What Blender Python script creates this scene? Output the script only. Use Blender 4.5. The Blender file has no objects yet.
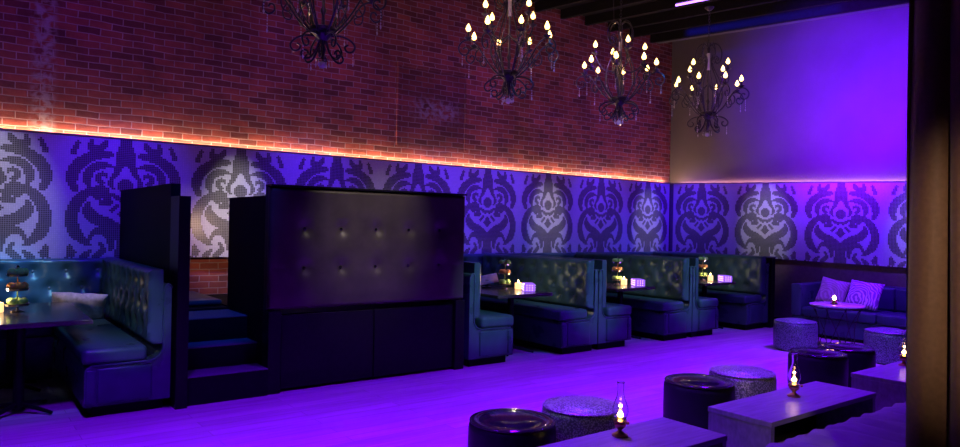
import bpy, bmesh, math, random
from mathutils import Vector, Matrix
random.seed(7)
PI = math.pi
C = bpy.context.scene.collection
scene = bpy.context.scene

# ------------------------------------------------------------------ materials
def nmat(name):
    m = bpy.data.materials.new(name); m.use_nodes = True
    nt = m.node_tree; b = nt.nodes['Principled BSDF']
    return m, nt, b
def N(nt, t, **kw):
    n = nt.nodes.new(t)
    for k, v in kw.items():
        if k in n.inputs: n.inputs[k].default_value = v
        else: setattr(n, k, v)
    return n
def L(nt, a, b): nt.links.new(a, b)
def col(c): return (c[0], c[1], c[2], 1)
def ramp(nt, fac, stops):
    r = nt.nodes.new('ShaderNodeValToRGB')
    e = r.color_ramp.elements
    while len(e) < len(stops): e.new(0.5)
    for i, (p, c) in enumerate(stops):
        e[i].position = p; e[i].color = col(c)
    L(nt, fac, r.inputs[0]); return r
def mat_simple(name, c, rough=0.5, metal=0.0, noise=0.15, scale=20, bump=0.0, spec=0.5, sheen=0.0):
    m, nt, b = nmat(name)
    tc = N(nt, 'ShaderNodeTexCoord')
    nz = N(nt, 'ShaderNodeTexNoise', Scale=scale, Detail=4.0)
    L(nt, tc.outputs['Object'], nz.inputs['Vector'])
    r = ramp(nt, nz.outputs['Fac'], [(0.3, [v*(1-noise) for v in c]), (0.7, [min(1, v*(1+noise)) for v in c])])
    L(nt, r.outputs[0], b.inputs['Base Color'])
    b.inputs['Roughness'].default_value = rough
    b.inputs['Metallic'].default_value = metal
    b.inputs['Specular IOR Level'].default_value = spec
    if sheen: b.inputs['Sheen Weight'].default_value = sheen
    if bump:
        bp = N(nt, 'ShaderNodeBump', Strength=bump, Distance=0.01)
        L(nt, nz.outputs['Fac'], bp.inputs['Height']); L(nt, bp.outputs[0], b.inputs['Normal'])
    return m
def mat_emit(name, c, s):
    m, nt, b = nmat(name)
    b.inputs['Base Color'].default_value = col(c)
    b.inputs['Emission Color'].default_value = col(c)
    b.inputs['Emission Strength'].default_value = s
    return m
def mat_leather(name, c, rough=0.38, bump=0.12, spec=0.4, tint=(.75, 1, .85)):
    m, nt, b = nmat(name)
    tc = N(nt, 'ShaderNodeTexCoord')
    v = N(nt, 'ShaderNodeTexVoronoi', Scale=260.0)
    n = N(nt, 'ShaderNodeTexNoise', Scale=5.0, Detail=3.0)
    L(nt, tc.outputs['Object'], v.inputs['Vector']); L(nt, tc.outputs['Object'], n.inputs['Vector'])
    r = ramp(nt, n.outputs['Fac'], [(0.3, [x*0.8 for x in c]), (0.7, [x*1.2 for x in c])])
    L(nt, r.outputs[0], b.inputs['Base Color'])
    rr = N(nt, 'ShaderNodeMapRange'); rr.inputs['To Min'].default_value = rough-0.08; rr.inputs['To Max'].default_value = rough+0.1
    L(nt, n.outputs['Fac'], rr.inputs['Value']); L(nt, rr.outputs[0], b.inputs['Roughness'])
    bp = N(nt, 'ShaderNodeBump', Strength=bump, Distance=0.002)
    L(nt, v.outputs['Distance'], bp.inputs['Height']); L(nt, bp.outputs[0], b.inputs['Normal'])
    b.inputs['Specular IOR Level'].default_value = spec
    b.inputs['Specular Tint'].default_value = col(tint)
    return m
def mat_glass(name, c=(1, 1, 1), rough=0.02):
    m, nt, b = nmat(name)
    b.inputs['Base Color'].default_value = col(c)
    b.inputs['Transmission Weight'].default_value = 1.0
    b.inputs['Roughness'].default_value = rough
    b.inputs['IOR'].default_value = 1.4
    return m
def plane_vec(nt, axis):
    """flat wall coordinates (along wall, height) from object position"""
    tc = N(nt, 'ShaderNodeTexCoord'); s = N(nt, 'ShaderNodeSeparateXYZ'); c = N(nt, 'ShaderNodeCombineXYZ')
    L(nt, tc.outputs['Object'], s.inputs[0])
    L(nt, s.outputs['Y' if axis == 'y' else 'X'], c.inputs['X']); L(nt, s.outputs['Z'], c.inputs['Y'])
    return tc, s, c
def mat_brick(name):
    m, nt, b = nmat(name)
    tc, s, c = plane_vec(nt, 'y')
    dn = N(nt, 'ShaderNodeTexNoise', Scale=3.0, Detail=3.0); L(nt, c.outputs[0], dn.inputs['Vector'])
    dm = N(nt, 'ShaderNodeVectorMath', operation='SCALE'); dm.inputs['Scale'].default_value = 0.032
    L(nt, dn.outputs['Color'], dm.inputs[0])
    da = N(nt, 'ShaderNodeVectorMath', operation='ADD'); L(nt, c.outputs[0], da.inputs[0]); L(nt, dm.outputs[0], da.inputs[1])
    br = N(nt, 'ShaderNodeTexBrick', Scale=1.0)
    br.inputs['Color1'].default_value = col((0.36, 0.08, 0.055)); br.inputs['Color2'].default_value = col((0.12, 0.03, 0.03))
    br.inputs['Mortar'].default_value = col((0.36, 0.23, 0.23))
    br.inputs['Mortar Size'].default_value = 0.0065; br.inputs['Mortar Smooth'].default_value = 0.35
    br.inputs['Bias'].default_value = -0.1
    br.inputs['Brick Width'].default_value = 0.225; br.inputs['Row Height'].default_value = 0.078
    L(nt, da.outputs[0], br.inputs['Vector'])
    # soot and wear blotches
    n2 = N(nt, 'ShaderNodeTexNoise', Scale=1.7, Detail=6.0, Roughness=0.65); L(nt, c.outputs[0], n2.inputs['Vector'])
    r2 = ramp(nt, n2.outputs['Fac'], [(0.35, (0.5, 0.45, 0.45)), (0.65, (1.15, 1.1, 1.1))])
    mx = N(nt, 'ShaderNodeMix', data_type='RGBA', blend_type='MULTIPLY'); mx.inputs[0].default_value = 0.8
    L(nt, br.outputs['Color'], mx.inputs[6]); L(nt, r2.outputs[0], mx.inputs[7])
    # smeared mortar patches (old repair strips)
    def band(out, lo, hi, soft):
        a = N(nt, 'ShaderNodeMapRange', interpolation_type='SMOOTHSTEP'); a.inputs['From Min'].default_value = lo-soft; a.inputs['From Max'].default_value = lo+soft
        d = N(nt, 'ShaderNodeMapRange', interpolation_type='SMOOTHSTEP'); d.inputs['From Min'].default_value = hi-soft; d.inputs['From Max'].default_value = hi+soft
        d.inputs['To Min'].default_value = 1; d.inputs['To Max'].default_value = 0
        L(nt, out, a.inputs['Value']); L(nt, out, d.inputs['Value'])
        q = N(nt, 'ShaderNodeMath', operation='MULTIPLY'); L(nt, a.outputs[0], q.inputs[0]); L(nt, d.outputs[0], q.inputs[1]); return q
    n3 = N(nt, 'ShaderNodeTexNoise', Scale=14.0, Detail=5.0); L(nt, c.outputs[0], n3.inputs['Vector'])
    r3 = ramp(nt, n3.outputs['Fac'], [(0.42, (0, 0, 0)), (0.6, (1, 1, 1))])
    q1 = band(s.outputs['Y'], 0.70, 0.90, 0.05)
    q1b = N(nt, 'ShaderNodeMath', operation='MULTIPLY'); L(nt, q1.outputs[0], q1b.inputs[0]); L(nt, r3.outputs[0], q1b.inputs[1])
    mx2 = N(nt, 'ShaderNodeMix', data_type='RGBA'); L(nt, q1b.outputs[0], mx2.inputs[0])
    L(nt, mx.outputs[2], mx2.inputs[6]); mx2.inputs[7].default_value = col((0.33, 0.24, 0.25))
    # efflorescence patch in the bricked-up opening
    qa = band(s.outputs['Y'], 5.5, 6.25, 0.2); qb = band(s.outputs['Z'], 3.2, 3.45, 0.12)
    qc = N(nt, 'ShaderNodeMath', operation='MULTIPLY'); L(nt, qa.outputs[0], qc.inputs[0]); L(nt, qb.outputs[0], qc.inputs[1])
    qd = N(nt, 'ShaderNodeMath', operation='MULTIPLY'); L(nt, qc.outputs[0], qd.inputs[0]); L(nt, r3.outputs[0], qd.inputs[1])
    mx3 = N(nt, 'ShaderNodeMix', data_type='RGBA'); L(nt, qd.outputs[0], mx3.inputs[0])
    L(nt, mx2.outputs[2], mx3.inputs[6]); mx3.inputs[7].default_value = col((0.42, 0.34, 0.36))
    # sooty brick infill of the old opening
    qe = band(s.outputs['Y'], 5.2, 6.42, 0.02); qf = band(s.outputs['Z'], 2.75, 3.93, 0.03)
    qg = N(nt, 'ShaderNodeMath', operation='MULTIPLY'); L(nt, qe.outputs[0], qg.inputs[0]); L(nt, qf.outputs[0], qg.inputs[1])
    mx4 = N(nt, 'ShaderNodeMix', data_type='RGBA', blend_type='MULTIPLY'); L(nt, qg.outputs[0], mx4.inputs[0])
    L(nt, mx3.outputs[2], mx4.inputs[6]); mx4.inputs[7].default_value = col((0.62, 0.62, 0.7))
    L(nt, mx4.outputs[2], b.inputs['Base Color'])
    b.inputs['Roughness'].default_value = 0.85
    hm = N(nt, 'ShaderNodeMath', operation='SUBTRACT'); L(nt, n3.outputs['Fac'], hm.inputs[0]); L(nt, br.outputs['Fac'], hm.inputs[1])
    bp = N(nt, 'ShaderNodeBump', Strength=0.5, Distance=0.012); L(nt, hm.outputs[0], bp.inputs['Height']); L(nt, bp.outputs[0], b.inputs['Normal'])
    return m
CELL = 1.3/64
def mat_mosaic(name, axis, tile, tile2, grout, off, rough):
    m, nt, b = nmat(name)
    tc, s, c = plane_vec(nt, axis)
    mp = N(nt, 'ShaderNodeMapping'); mp.inputs['Location'].default_value = (-off, -1.15, 0); L(nt, c.outputs[0], mp.inputs['Vector'])
    br = N(nt, 'ShaderNodeTexBrick', Scale=1.0); br.offset = 0.0; br.squash = 1.0
    br.inputs['Color1'].default_value = col(tile); br.inputs['Color2'].default_value = col(tile2)
    br.inputs['Mortar'].default_value = col(grout)
    br.inputs['Mortar Size'].default_value = 0.0022; br.inputs['Mortar Smooth'].default_value = 0.2
    br.inputs['Brick Width'].default_value = CELL; br.inputs['Row Height'].default_value = CELL
    L(nt, mp.outputs[0], br.inputs['Vector'])
    L(nt, br.outputs['Color'], b.inputs['Base Color'])
    b.inputs['Roughness'].default_value = rough
    return m
def mat_floor():
    m, nt, b = nmat('floor_boards')
    tc = N(nt, 'ShaderNodeTexCoord')
    br = N(nt, 'ShaderNodeTexBrick', Scale=1.0)
    mp0 = N(nt, 'ShaderNodeMapping'); mp0.inputs['Rotation'].default_value = (0, 0, PI/2); L(nt, tc.outputs['Object'], mp0.inputs['Vector'])
    br.inputs['Color1'].default_value = col((0.50, 0.46, 0.44)); br.inputs['Color2'].default_value = col((0.40, 0.37, 0.35))
    br.inputs['Mortar'].default_value = col((0.27, 0.25, 0.24)); br.inputs['Mortar Size'].default_value = 0.003
    br.inputs['Brick Width'].default_value = 1.6; br.inputs['Row Height'].default_value = 0.14
    L(nt, mp0.outputs[0], br.inputs['Vector'])
    mp = N(nt, 'ShaderNodeMapping'); mp.inputs['Scale'].default_value = (9, 0.9, 1); L(nt, tc.outputs['Object'], mp.inputs['Vector'])
    nz = N(nt, 'ShaderNodeTexNoise', Scale=1.6, Detail=6.0, Roughness=0.6); L(nt, mp.outputs[0], nz.inputs['Vector'])
    r = ramp(nt, nz.outputs['Fac'], [(0.3, (0.78, 0.78, 0.78)), (0.7, (1.12, 1.12, 1.12))])
    mx = N(nt, 'ShaderNodeMix', data_type='RGBA', blend_type='MULTIPLY'); mx.inputs[0].default_value = 1.0
    L(nt, br.outputs['Color'], mx.inputs[6]); L(nt, r.outputs[0], mx.inputs[7]); L(nt, mx.outputs[2], b.inputs['Base Color'])
    b.inputs['Roughness'].default_value = 0.55; b.inputs['Specular IOR Level'].default_value = 0.3
    bp = N(nt, 'ShaderNodeBump', Strength=0.15, Distance=0.004); L(nt, nz.outputs['Fac'], bp.inputs['Height']); L(nt, bp.outputs[0], b.inputs['Normal'])
    return m
def mat_snake(name, c1, c2):
    m, nt, b = nmat(name)
    tc = N(nt, 'ShaderNodeTexCoord')
    v = N(nt, 'ShaderNodeTexVoronoi', Scale=85.0); L(nt, tc.outputs['Object'], v.inputs['Vector'])
    r = ramp(nt, v.outputs['Distance'], [(0.25, c1), (0.6, c2)])
    L(nt, r.outputs[0], b.inputs['Base Color'])
    b.inputs['Roughness'].default_value = 0.3; b.inputs['Metallic'].default_value = 0.35
    bp = N(nt, 'ShaderNodeBump', Strength=0.6, Distance=0.004); bp.invert = True
    L(nt, v.outputs['Distance'], bp.inputs['Height']); L(nt, bp.outputs[0], b.inputs['Normal'])
    return m
def mat_wood(name, c, rough=0.45):
    m, nt, b = nmat(name)
    tc = N(nt, 'ShaderNodeTexCoord')
    mp = N(nt, 'ShaderNodeMapping'); mp.inputs['Scale'].default_value = (14, 1.3, 6); L(nt, tc.outputs['Object'], mp.inputs['Vector'])
    nz = N(nt, 'ShaderNodeTexNoise', Scale=2.5, Detail=5.0); L(nt, mp.outputs[0], nz.inputs['Vector'])
    r = ramp(nt, nz.outputs['Fac'], [(0.3, [v*0.75 for v in c]), (0.7, [v*1.25 for v in c])])
    L(nt, r.outputs[0], b.inputs['Base Color']); b.inputs['Roughness'].default_value = rough
    return m
def mat_swirl(name, c1, c2):
    m, nt, b = nmat(name)
    tc = N(nt, 'ShaderNodeTexCoord')
    w = N(nt, 'ShaderNodeTexWave', Scale=9.0, Distortion=7.0, Detail=1.0); w.wave_type = 'RINGS'; w.rings_direction = 'SPHERICAL'
    w.inputs['Detail Scale'].default_value = 1.2
    mp = N(nt, 'ShaderNodeMapping'); mp.inputs['Location'].default_value = (0.05, 0.02, 0.08)
    L(nt, tc.outputs['Object'], mp.inputs['Vector']); L(nt, mp.outputs[0], w.inputs['Vector'])
    r = ramp(nt, w.outputs['Fac'], [(0.45, c1), (0.6, c2)])
    L(nt, r.outputs[0], b.inputs['Base Color']); b.inputs['Roughness'].default_value = 0.55; b.inputs['Sheen Weight'].default_value = 0.3
    return m
M = {}
M['brick'] = mat_brick('old_brick')
M['floor'] = mat_floor()
M['ceil'] = mat_simple('black_ceiling_paint', (0.007, 0.006, 0.008), 0.85, noise=0.3, spec=0.12)
M['beam'] = mat_simple('painted_beam', (0.09, 0.09, 0.1), 0.6)
M['dwall'] = mat_simple('dark_wall_paint', (0.03, 0.025, 0.035), 0.7)
M['lwall'] = mat_simple('dark_wainscot_paint', (0.13, 0.08, 0.08), 0.6)
M['plaster'] = mat_simple('plaster', (0.09, 0.075, 0.085), 0.55, noise=0.12, scale=1.5, bump=0.05)
M['ledge'] = mat_simple('ledge_paint', (0.1, 0.09, 0.12), 0.5)
LT, LT2, LG = (0.62, 0.60, 0.66), (0.54, 0.53, 0.60), (0.46, 0.45, 0.50)
DT, DT2, DG = (0.055, 0.05, 0.05), (0.09, 0.08, 0.07), (0.30, 0.29, 0.31)
M['m_ly'] = mat_mosaic('pale_mosaic_left', 'y', LT, LT2, LG, 0.95, 0.35)
M['m_dy'] = mat_mosaic('dark_mosaic_left', 'y', DT, DT2, DG, 0.95, 0.3)
M['m_lx'] = mat_mosaic('pale_mosaic_back', 'x', LT, LT2, LG, -8.67, 0.35)
M['m_dx'] = mat_mosaic('dark_mosaic_back', 'x', DT, DT2, DG, -8.67, 0.3)
M['leather'] = mat_leather('teal_black_leather', (0.04, 0.085, 0.095), 0.30)
M['leather2'] = mat_leather('charcoal_leather', (0.055, 0.044, 0.034), 0.36, .12, .35, (1, .95, .7))
M['shell'] = mat_leather('shell_leather', (0.05, 0.095, 0.105), 0.28)
M['gloss'] = mat_leather('black_patent', (0.010, 0.009, 0.012), 0.10, 0.02, 0.6, (1, 1, 1))
M['buttonleather'] = mat_leather('glossy_button_leather', (0.10, 0.13, 0.13), 0.15, 0.02, 1.0, (1, 1, 1))
M['blackleather'] = mat_leather('black_leather', (0.012, 0.012, 0.014), 0.45, 0.1, 0.2)
M['snake'] = mat_snake('grey_reptile_leather', (0.50, 0.54, 0.50), (0.13, 0.15, 0.14))
M['snake2'] = mat_snake('teal_reptile_leather', (0.30, 0.40, 0.38), (0.08, 0.11, 0.11))
M['black'] = mat_simple('black_lacquer', (0.008, 0.008, 0.008), 0.4, noise=0.2, spec=0.15)
M['blackmatt'] = mat_simple('black_matt_board', (0.007, 0.008, 0.008), 0.7, noise=0.2, spec=0.12)
M['step'] = mat_simple('step_carpet', (0.12, 0.13, 0.15), 0.8, noise=0.25, scale=80)
M['tabletop'] = mat_wood('dark_table_wood', (0.07, 0.05, 0.05), 0.22)
M['greytable'] = mat_wood('grey_table_wood', (0.20, 0.20, 0.22), 0.4)
M['iron'] = mat_simple('wrought_iron', (0.045, 0.038, 0.055), 0.35, 0.6)
M['brass'] = mat_simple('aged_brass', (0.62, 0.45, 0.16), 0.28, 1.0)
M['chrome'] = mat_simple('polished_metal', (0.7, 0.7, 0.72), 0.15, 1.0, noise=0.05)
M['glass'] = mat_glass('clear_glass')
M['crystal'] = mat_glass('crystal_glass', (0.95, 0.93, 1.0), 0.0)
M['crystal'].node_tree.nodes['Principled BSDF'].inputs['IOR'].default_value = 1.6
M['crystal'].node_tree.nodes['Principled BSDF'].inputs['Transmission Weight'].default_value = 0.5
M['wax'] = mat_simple('candle_wax', (0.8, 0.72, 0.55), 0.5)
M['bulb'] = mat_emit('lit_bulb', (1.0, 0.66, 0.2), 6)
M['flame'] = mat_emit('candle_flame', (1.0, 0.6, 0.2), 28)
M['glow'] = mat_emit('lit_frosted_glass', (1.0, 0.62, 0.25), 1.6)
M['led'] = mat_emit('warm_led', (1.0, 0.62, 0.34), 125)
M['led2'] = mat_emit('pink_led', (1.0, 0.42, 0.5), 40)
M['tube'] = mat_emit('violet_led_tube', (0.40, 0.16, 1.0), 4)
M['pillow'] = mat_simple('lilac_pillow_fabric', (0.66, 0.58, 0.6), 0.8, noise=0.25, scale=30, bump=0.3, sheen=0.3)
M['pillow2'] = mat_swirl('grey_swirl_fabric', (0.36, 0.3, 0.3), (0.52, 0.46, 0.44))
M['pillow3'] = mat_swirl('violet_swirl_fabric', (0.30, 0.08, 0.42), (0.80, 0.55, 0.85))
M['curtain'] = mat_simple('brown_velvet', (0.20, 0.115, 0.065), 0.6, noise=0.12, scale=60, bump=0.1, sheen=0.3)
M['lime'] = mat_simple('lime_peel', (0.5, 0.72, 0.2), 0.35)
M['orange'] = mat_simple('orange_peel', (0.85, 0.36, 0.1), 0.35)
M['marble'] = mat_simple('pale_marble', (0.62, 0.58, 0.62), 0.2, noise=0.2, scale=6)
M['paper'] = mat_simple('glossy_menu_card_painted_light', (0.42, 0.25, 0.85), 0.25, noise=0.1)  # violet light on the card is painted into its base colour
M['cut'] = mat_emit('violet_cut_glass_painted_glow', (0.35, 0.12, 0.9), 0.9)  # painted glow: emission stands in for reflections on the glass
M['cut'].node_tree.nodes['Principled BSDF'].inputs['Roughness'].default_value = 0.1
M['cutstud'] = mat_emit('cut_glass_stud_painted_glint', (0.65, 0.4, 1.0), 3.0)  # glints on the studs painted in as emission
M['quilt'] = mat_leather('channelled_velvet', (0.24, 0.22, 0.26), 0.55, 0.05)

# ------------------------------------------------------------------ mesh helpers
def obj(name, bm, mat, parent=None, smooth=False, auto=None):
    me = bpy.data.meshes.new(name)
    bmesh.ops.recalc_face_normals(bm, faces=bm.faces[:])
    bm.to_mesh(me); bm.free()
    mats = mat if isinstance(mat, (list, tuple)) else [mat]
    for m in mats: me.materials.append(m)
    if smooth:
        for p in me.polygons: p.use_smooth = True
        if auto: 
            me.set_sharp_from_angle(angle=math.radians(auto))
    o = bpy.data.objects.new(name, me); C.objects.link(o)
    if parent: o.parent = parent
    return o
def tag(o, label, cat, group=None):
    o['label'] = label; o['category'] = cat
    if group: o['group'] = group
    return o
def thing(name, label, cat, loc=(0, 0, 0), rz=0, group=None):
    o = bpy.data.objects.new(name, None); C.objects.link(o)
    o.empty_display_size = 0.1; o.location = loc; o.rotation_euler = (0, 0, rz)
    return tag(o, label, cat, group)
def struct(name, bm, mat, parent=None, **k):
    o = obj(name, bm, mat, parent, **k)
    if not parent: o['kind'] = 'structure'
    return o
def dup(root, loc=None, rz=None, label=None, group=None):
    def rec(o, parent):
        c = o.copy(); C.objects.link(c); c.parent = parent
        for ch in list(o.children): rec(ch, c)
        return c
    r = rec(root, None)
    if loc is not None: r.location = loc
    if rz is not None: r.rotation_euler = (0, 0, rz)
    if label: r['label'] = label
    if group: r['group'] = group
    return r
def box(bm, x0, x1, y0, y1, z0, z1, r=0.0, seg=3):
    res = bmesh.ops.create_cube(bm, size=1.0)
    vs = res['verts']
    for v in vs:
        v.co = Vector((x0 + (v.co.x+0.5)*(x1-x0), y0 + (v.co.y+0.5)*(y1-y0), z0 + (v.co.z+0.5)*(z1-z0)))
    if r:
        es = list({e for v in vs for e in v.link_edges})
        bmesh.ops.bevel(bm, geom=es, offset=r, segments=seg, profile=0.5, affect='EDGES')
    return bm
def B(*a, **k):
    return box(bmesh.new(), *a, **k)
def hexa(bm, bot, top):
    v = [bm.verts.new(p) for p in list(bot)+list(top)]
    n = len(bot)
    bm.faces.new(v[:n]); bm.faces.new(v[n:])
    for i in range(n): bm.faces.new((v[i], v[(i+1) % n], v[n+(i+1) % n], v[n+i]))
    return bm
def lathe(bm, prof, seg=32, c=(0, 0, 0), closed=True, a0=0):
    rings = []
    for r, z in prof:
        if r < 1e-5: rings.append([bm.verts.new((c[0], c[1], c[2]+z))])
        else: rings.append([bm.verts.new((c[0]+r*math.cos(a0+2*PI*i/seg), c[1]+r*math.sin(a0+2*PI*i/seg), c[2]+z)) for i in range(seg)])
    for a, b in zip(rings, rings[1:]):
        for i in range(seg):
            j = (i+1) % seg
            if len(a) == 1 and len(b) == 1: continue
            if len(a) == 1: bm.faces.new((a[0], b[i], b[j]))
            elif len(b) == 1: bm.faces.new((a[i], a[j], b[0]))
            else: bm.faces.new((a[i], a[j], b[j], b[i]))
    if closed:
        if len(rings[0]) > 1: bm.faces.new(rings[0])
        if len(rings[-1]) > 1: bm.faces.new(rings[-1])
    return bm
def smoothpath(pts, n=6):
    P = [Vector(p) for p in pts]; out = []
    for i in range(len(P)-1):
        p0 = P[max(i-1, 0)]; p1 = P[i]; p2 = P[i+1]; p3 = P[min(i+2, len(P)-1)]
        for k in range(n):
            t = k/n
            out.append(0.5*((2*p1) + (-p0+p2)*t + (2*p0-5*p1+4*p2-p3)*t*t + (-p0+3*p1-3*p2+p3)*t**3))
    out.append(P[-1]); return out
def tube(bm, pts, r, seg=6, r2=None):
    P = [Vector(p) for p in pts]; rings = []
    up = Vector((0.13, 0.31, 0.94)).normalized()
    T = (P[1]-P[0]).normalized(); nrm = T.cross(up).normalized()
    for i, p in enumerate(P):
        T = (P[min(i+1, len(P)-1)]-P[max(i-1, 0)]).normalized()
        nrm = (nrm - T*nrm.dot(T))
        if nrm.length < 1e-6: nrm = T.orthogonal()
        nrm.normalize(); bn = T.cross(nrm)
        rr = r if r2 is None else r + (r2-r)*i/(len(P)-1)
        rings.append([bm.verts.new(p + rr*(math.cos(2*PI*k/seg)*nrm + math.sin(2*PI*k/seg)*bn)) for k in range(seg)])
    for a, b in zip(rings, rings[1:]):
        for k in range(seg): bm.faces.new((a[k], a[(k+1) % seg], b[(k+1) % seg], b[k]))
    bm.faces.new(rings[0][::-1]); bm.faces.new(rings[-1])
    return bm
def prism_x(bm, prof, x0, x1):
    """profile of (y,z) extruded along x"""
    return hexa(bm, [(x0, y, z) for y, z in prof], [(x1, y, z) for y, z in prof])
def octa(bm, c, rx, rz):
    c = Vector(c)
    v = [bm.verts.new(c+Vector(d)) for d in ((rx, 0, 0), (0, rx, 0), (-rx, 0, 0), (0, -rx, 0), (0, 0, rz), (0, 0, -rz))]
    for i in range(4):
        bm.faces.new((v[i], v[(i+1) % 4], v[4])); bm.faces.new((v[(i+1) % 4], v[i], v[5]))
    return bm
def tuft_panel(W, H, depth, buttons, nx, nz, D=0.04, s=0.055, seams=(), edge=0.03, crease=None):
    """cushion slab: front faces -Y (front surface at y = -depth..), x in 0..W, z in 0..H, back at y=0"""
    bm = bmesh.new(); grid = []
    for j in range(nz+1):
        row = []
        for i in range(nx+1):
            x = W*i/nx; z = H*j/nz
            ed = min(x, W-x, z, H-z)
            h = depth
            if ed < edge:
                t = 1-ed/edge; h -= edge*(1-math.sqrt(max(0, 1-t*t)))
            k = 0.0
            for bx, bz in buttons:
                d2 = (x-bx)**2+(z-bz)**2
                if d2 < 0.16: k = max(k, 0.75*math.exp(-d2/(s*s)) + 0.25*math.exp(-d2/(s*s*5)))
            if crease:
                du, dz = crease[0], crease[1]; x0, z0 = crease[2], crease[3]
                a = ((x-x0)/du+(z-z0)/dz)/2; b_ = ((x-x0)/du-(z-z0)/dz)/2
                ca = abs(a-round(a)); cb = abs(b_-round(b_)); cc = min(ca, cb)
                if ed > 0.04: k = max(k, 0.38*math.exp(-(cc/0.07)**2))
            for sz in seams: k = max(k, 0.22*math.exp(-((z-sz)/0.012)**2))
            h -= D*k
            row.append(bm.verts.new((x, -max(h, 0.002), z)))
        grid.append(row)
    for j in range(nz):
        for i in range(nx): bm.faces.new((grid[j][i], grid[j][i+1], grid[j+1][i+1], grid[j+1][i]))
    # sides and back
    per = [grid[0][i] for i in range(nx+1)] + [grid[j][nx] for j in range(1, nz+1)] + [grid[nz][i] for i in range(nx-1, -1, -1)] + [grid[j][0] for j in range(nz-1, 0, -1)]
    bk = [bm.verts.new((v.co.x, 0, v.co.z)) for v in per]
    n = len(per)
    for i in range(n): bm.faces.new((per[i], per[(i+1) % n], bk[(i+1) % n], bk[i]))
    bm.faces.new(bk)
    return bm
def xform(bm, mat):
    bmesh.ops.transform(bm, matrix=mat, verts=bm.verts[:]); return bm

# ------------------------------------------------------------------ room
XL, XW, YB = -8.75, -8.87, 11.37       # mosaic face, brick face, back wall mosaic face
def ceil_z(x): return 5.36 - 0.07*(x+8.75)
struct('floor', B(-9.1, 3.2, -3.2, 11.7, -0.1, 0.0), M['floor'])
bm = bmesh.new(); box(bm, -9.1, XW, -3.2, 11.7, 0, 5.7)
struct('wall_left', bm, M['brick'])
struct('wall_back', B(-8.86, 3.2, YB+0.12, 11.7, 0, 5.7), M['plaster'])
struct('wall_right', B(3.0, 3.2, -3.0, 11.48, 0, 5.7), M['dwall'])
struct('wall_rear', B(-8.86, 3.2, -3.2, -3.0, 0, 5.7), M['dwall'])
# ceiling slab with joists
bm = bmesh.new()
za, zb = ceil_z(-8.86), ceil_z(2.99)
hexa(bm, [(-8.86, -2.99, za), (2.99, -2.99, zb), (2.99, 11.48, zb), (-8.86, 11.48, za)], [(-8.86, -2.99, za+.15), (2.99, -2.99, zb+.15), (2.99, 11.48, zb+.15), (-8.86, 11.48, za+.15)])
y = -2.4
while y < 10.9:
    hexa(bm, [(-8.85, y, za-.16), (2.98, y, zb-.16), (2.98, y+.07, zb-.16), (-8.85, y+.07, za-.16)], [(-8.85, y, za+.01), (2.98, y, zb+.01), (2.98, y+.07, zb+.01), (-8.85, y+.07, za+.01)])
    y += 0.6
struct('ceiling', bm, M['ceil'])
# deep beam at the back wall
bm = bmesh.new()
hexa(bm, [(-8.86, 10.95, 5.24), (2.99, 10.95, 4.39), (2.99, 11.1, 4.39), (-8.86, 11.1, 5.24)], [(-8.86, 10.95, 5.365), (2.99, 10.95, 4.535), (2.99, 11.1, 4.535), (-8.86, 11.1, 5.365)])
struct('trim_1', bm, M['beam'])

# damask motif --------------------------------------------------------------
STROKES = [  # (|u| across, repeat = 1; v from the top; radius) along each stroke
    [(.0, .0, .03), (.0, .07, .045), (.0, .14, .06), (.0, .19, .045), (.0, .235, .012)],
    [(.035, .17, .035), (.06, .25, .024), (.09, .32, .022), (.115, .375, .022), (.09, .415, .01)],
    [(.105, .135, .016), (.18, .135, .03), (.28, .165, .036), (.37, .24, .038), (.41, .34, .037), (.385, .44, .018)],
    [(.115, .235, .012), (.19, .225, .026), (.265, .265, .03), (.295, .34, .028), (.28, .41, .012)],
    [(.15, .31, .014), (.19, .30, .017), (.215, .345, .02), (.18, .375, .016)],
    [(.13, .425, .010), (.21, .42, .022), (.31, .475, .032), (.385, .57, .038), (.405, .685, .040), (.365, .80, .038), (.27, .885, .014)],
    [(.0, .505, .016), (.05, .50, .018), (.085, .475, .012)],
    [(.11, .475, .014), (.17, .47, .03), (.225, .485, .022)],
    [(.12, .53, .020), (.17, .535, .022), (.20, .555, .008)],
    [(.065, .555, .014), (.10, .595, .016)],
    [(.285, .545, .014), (.285, .61, .034), (.22, .675, .042), (.12, .715, .040), (.04, .78, .045), (.0, .87, .055), (.0, 1.0, .065)],
    [(.27, .835, .012), (.225, .775, .024), (.15, .785, .030), (.105, .85, .028), (.105, .93, .014)],
    [(.185, .87, .012), (.17, .93, .022), (.22, .985, .024)],
    [(.27, .945, .016), (.31, .985, .026)],
    [(.415, .90, .016), (.40, .965, .026)],
    [(.40, .13, .022), (.365, .05, .012)],
    [(.155, .03, .018), (.20, .085, .026), (.27, .085, .022), (.26, .03, .014)],
    [(.44, .995, .012), (.36, .94, .008)],
]
def _smooth(pts, n=6):
    out = []
    for i in range(len(pts)-1):
        p = [Vector(pts[max(i-1, 0)]), Vector(pts[i]), Vector(pts[i+1]), Vector(pts[min(i+2, len(pts)-1)])]
        for k in range(n):
            t = k/n
            out.append(0.5*((2*p[1])+(-p[0]+p[2])*t+(2*p[0]-5*p[1]+4*p[2]-p[3])*t*t+(-p[0]+3*p[1]-3*p[2]+p[3])*t**3))
    out.append(Vector(pts[-1])); return out
SM = [_smooth(st) for st in STROKES]
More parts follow.
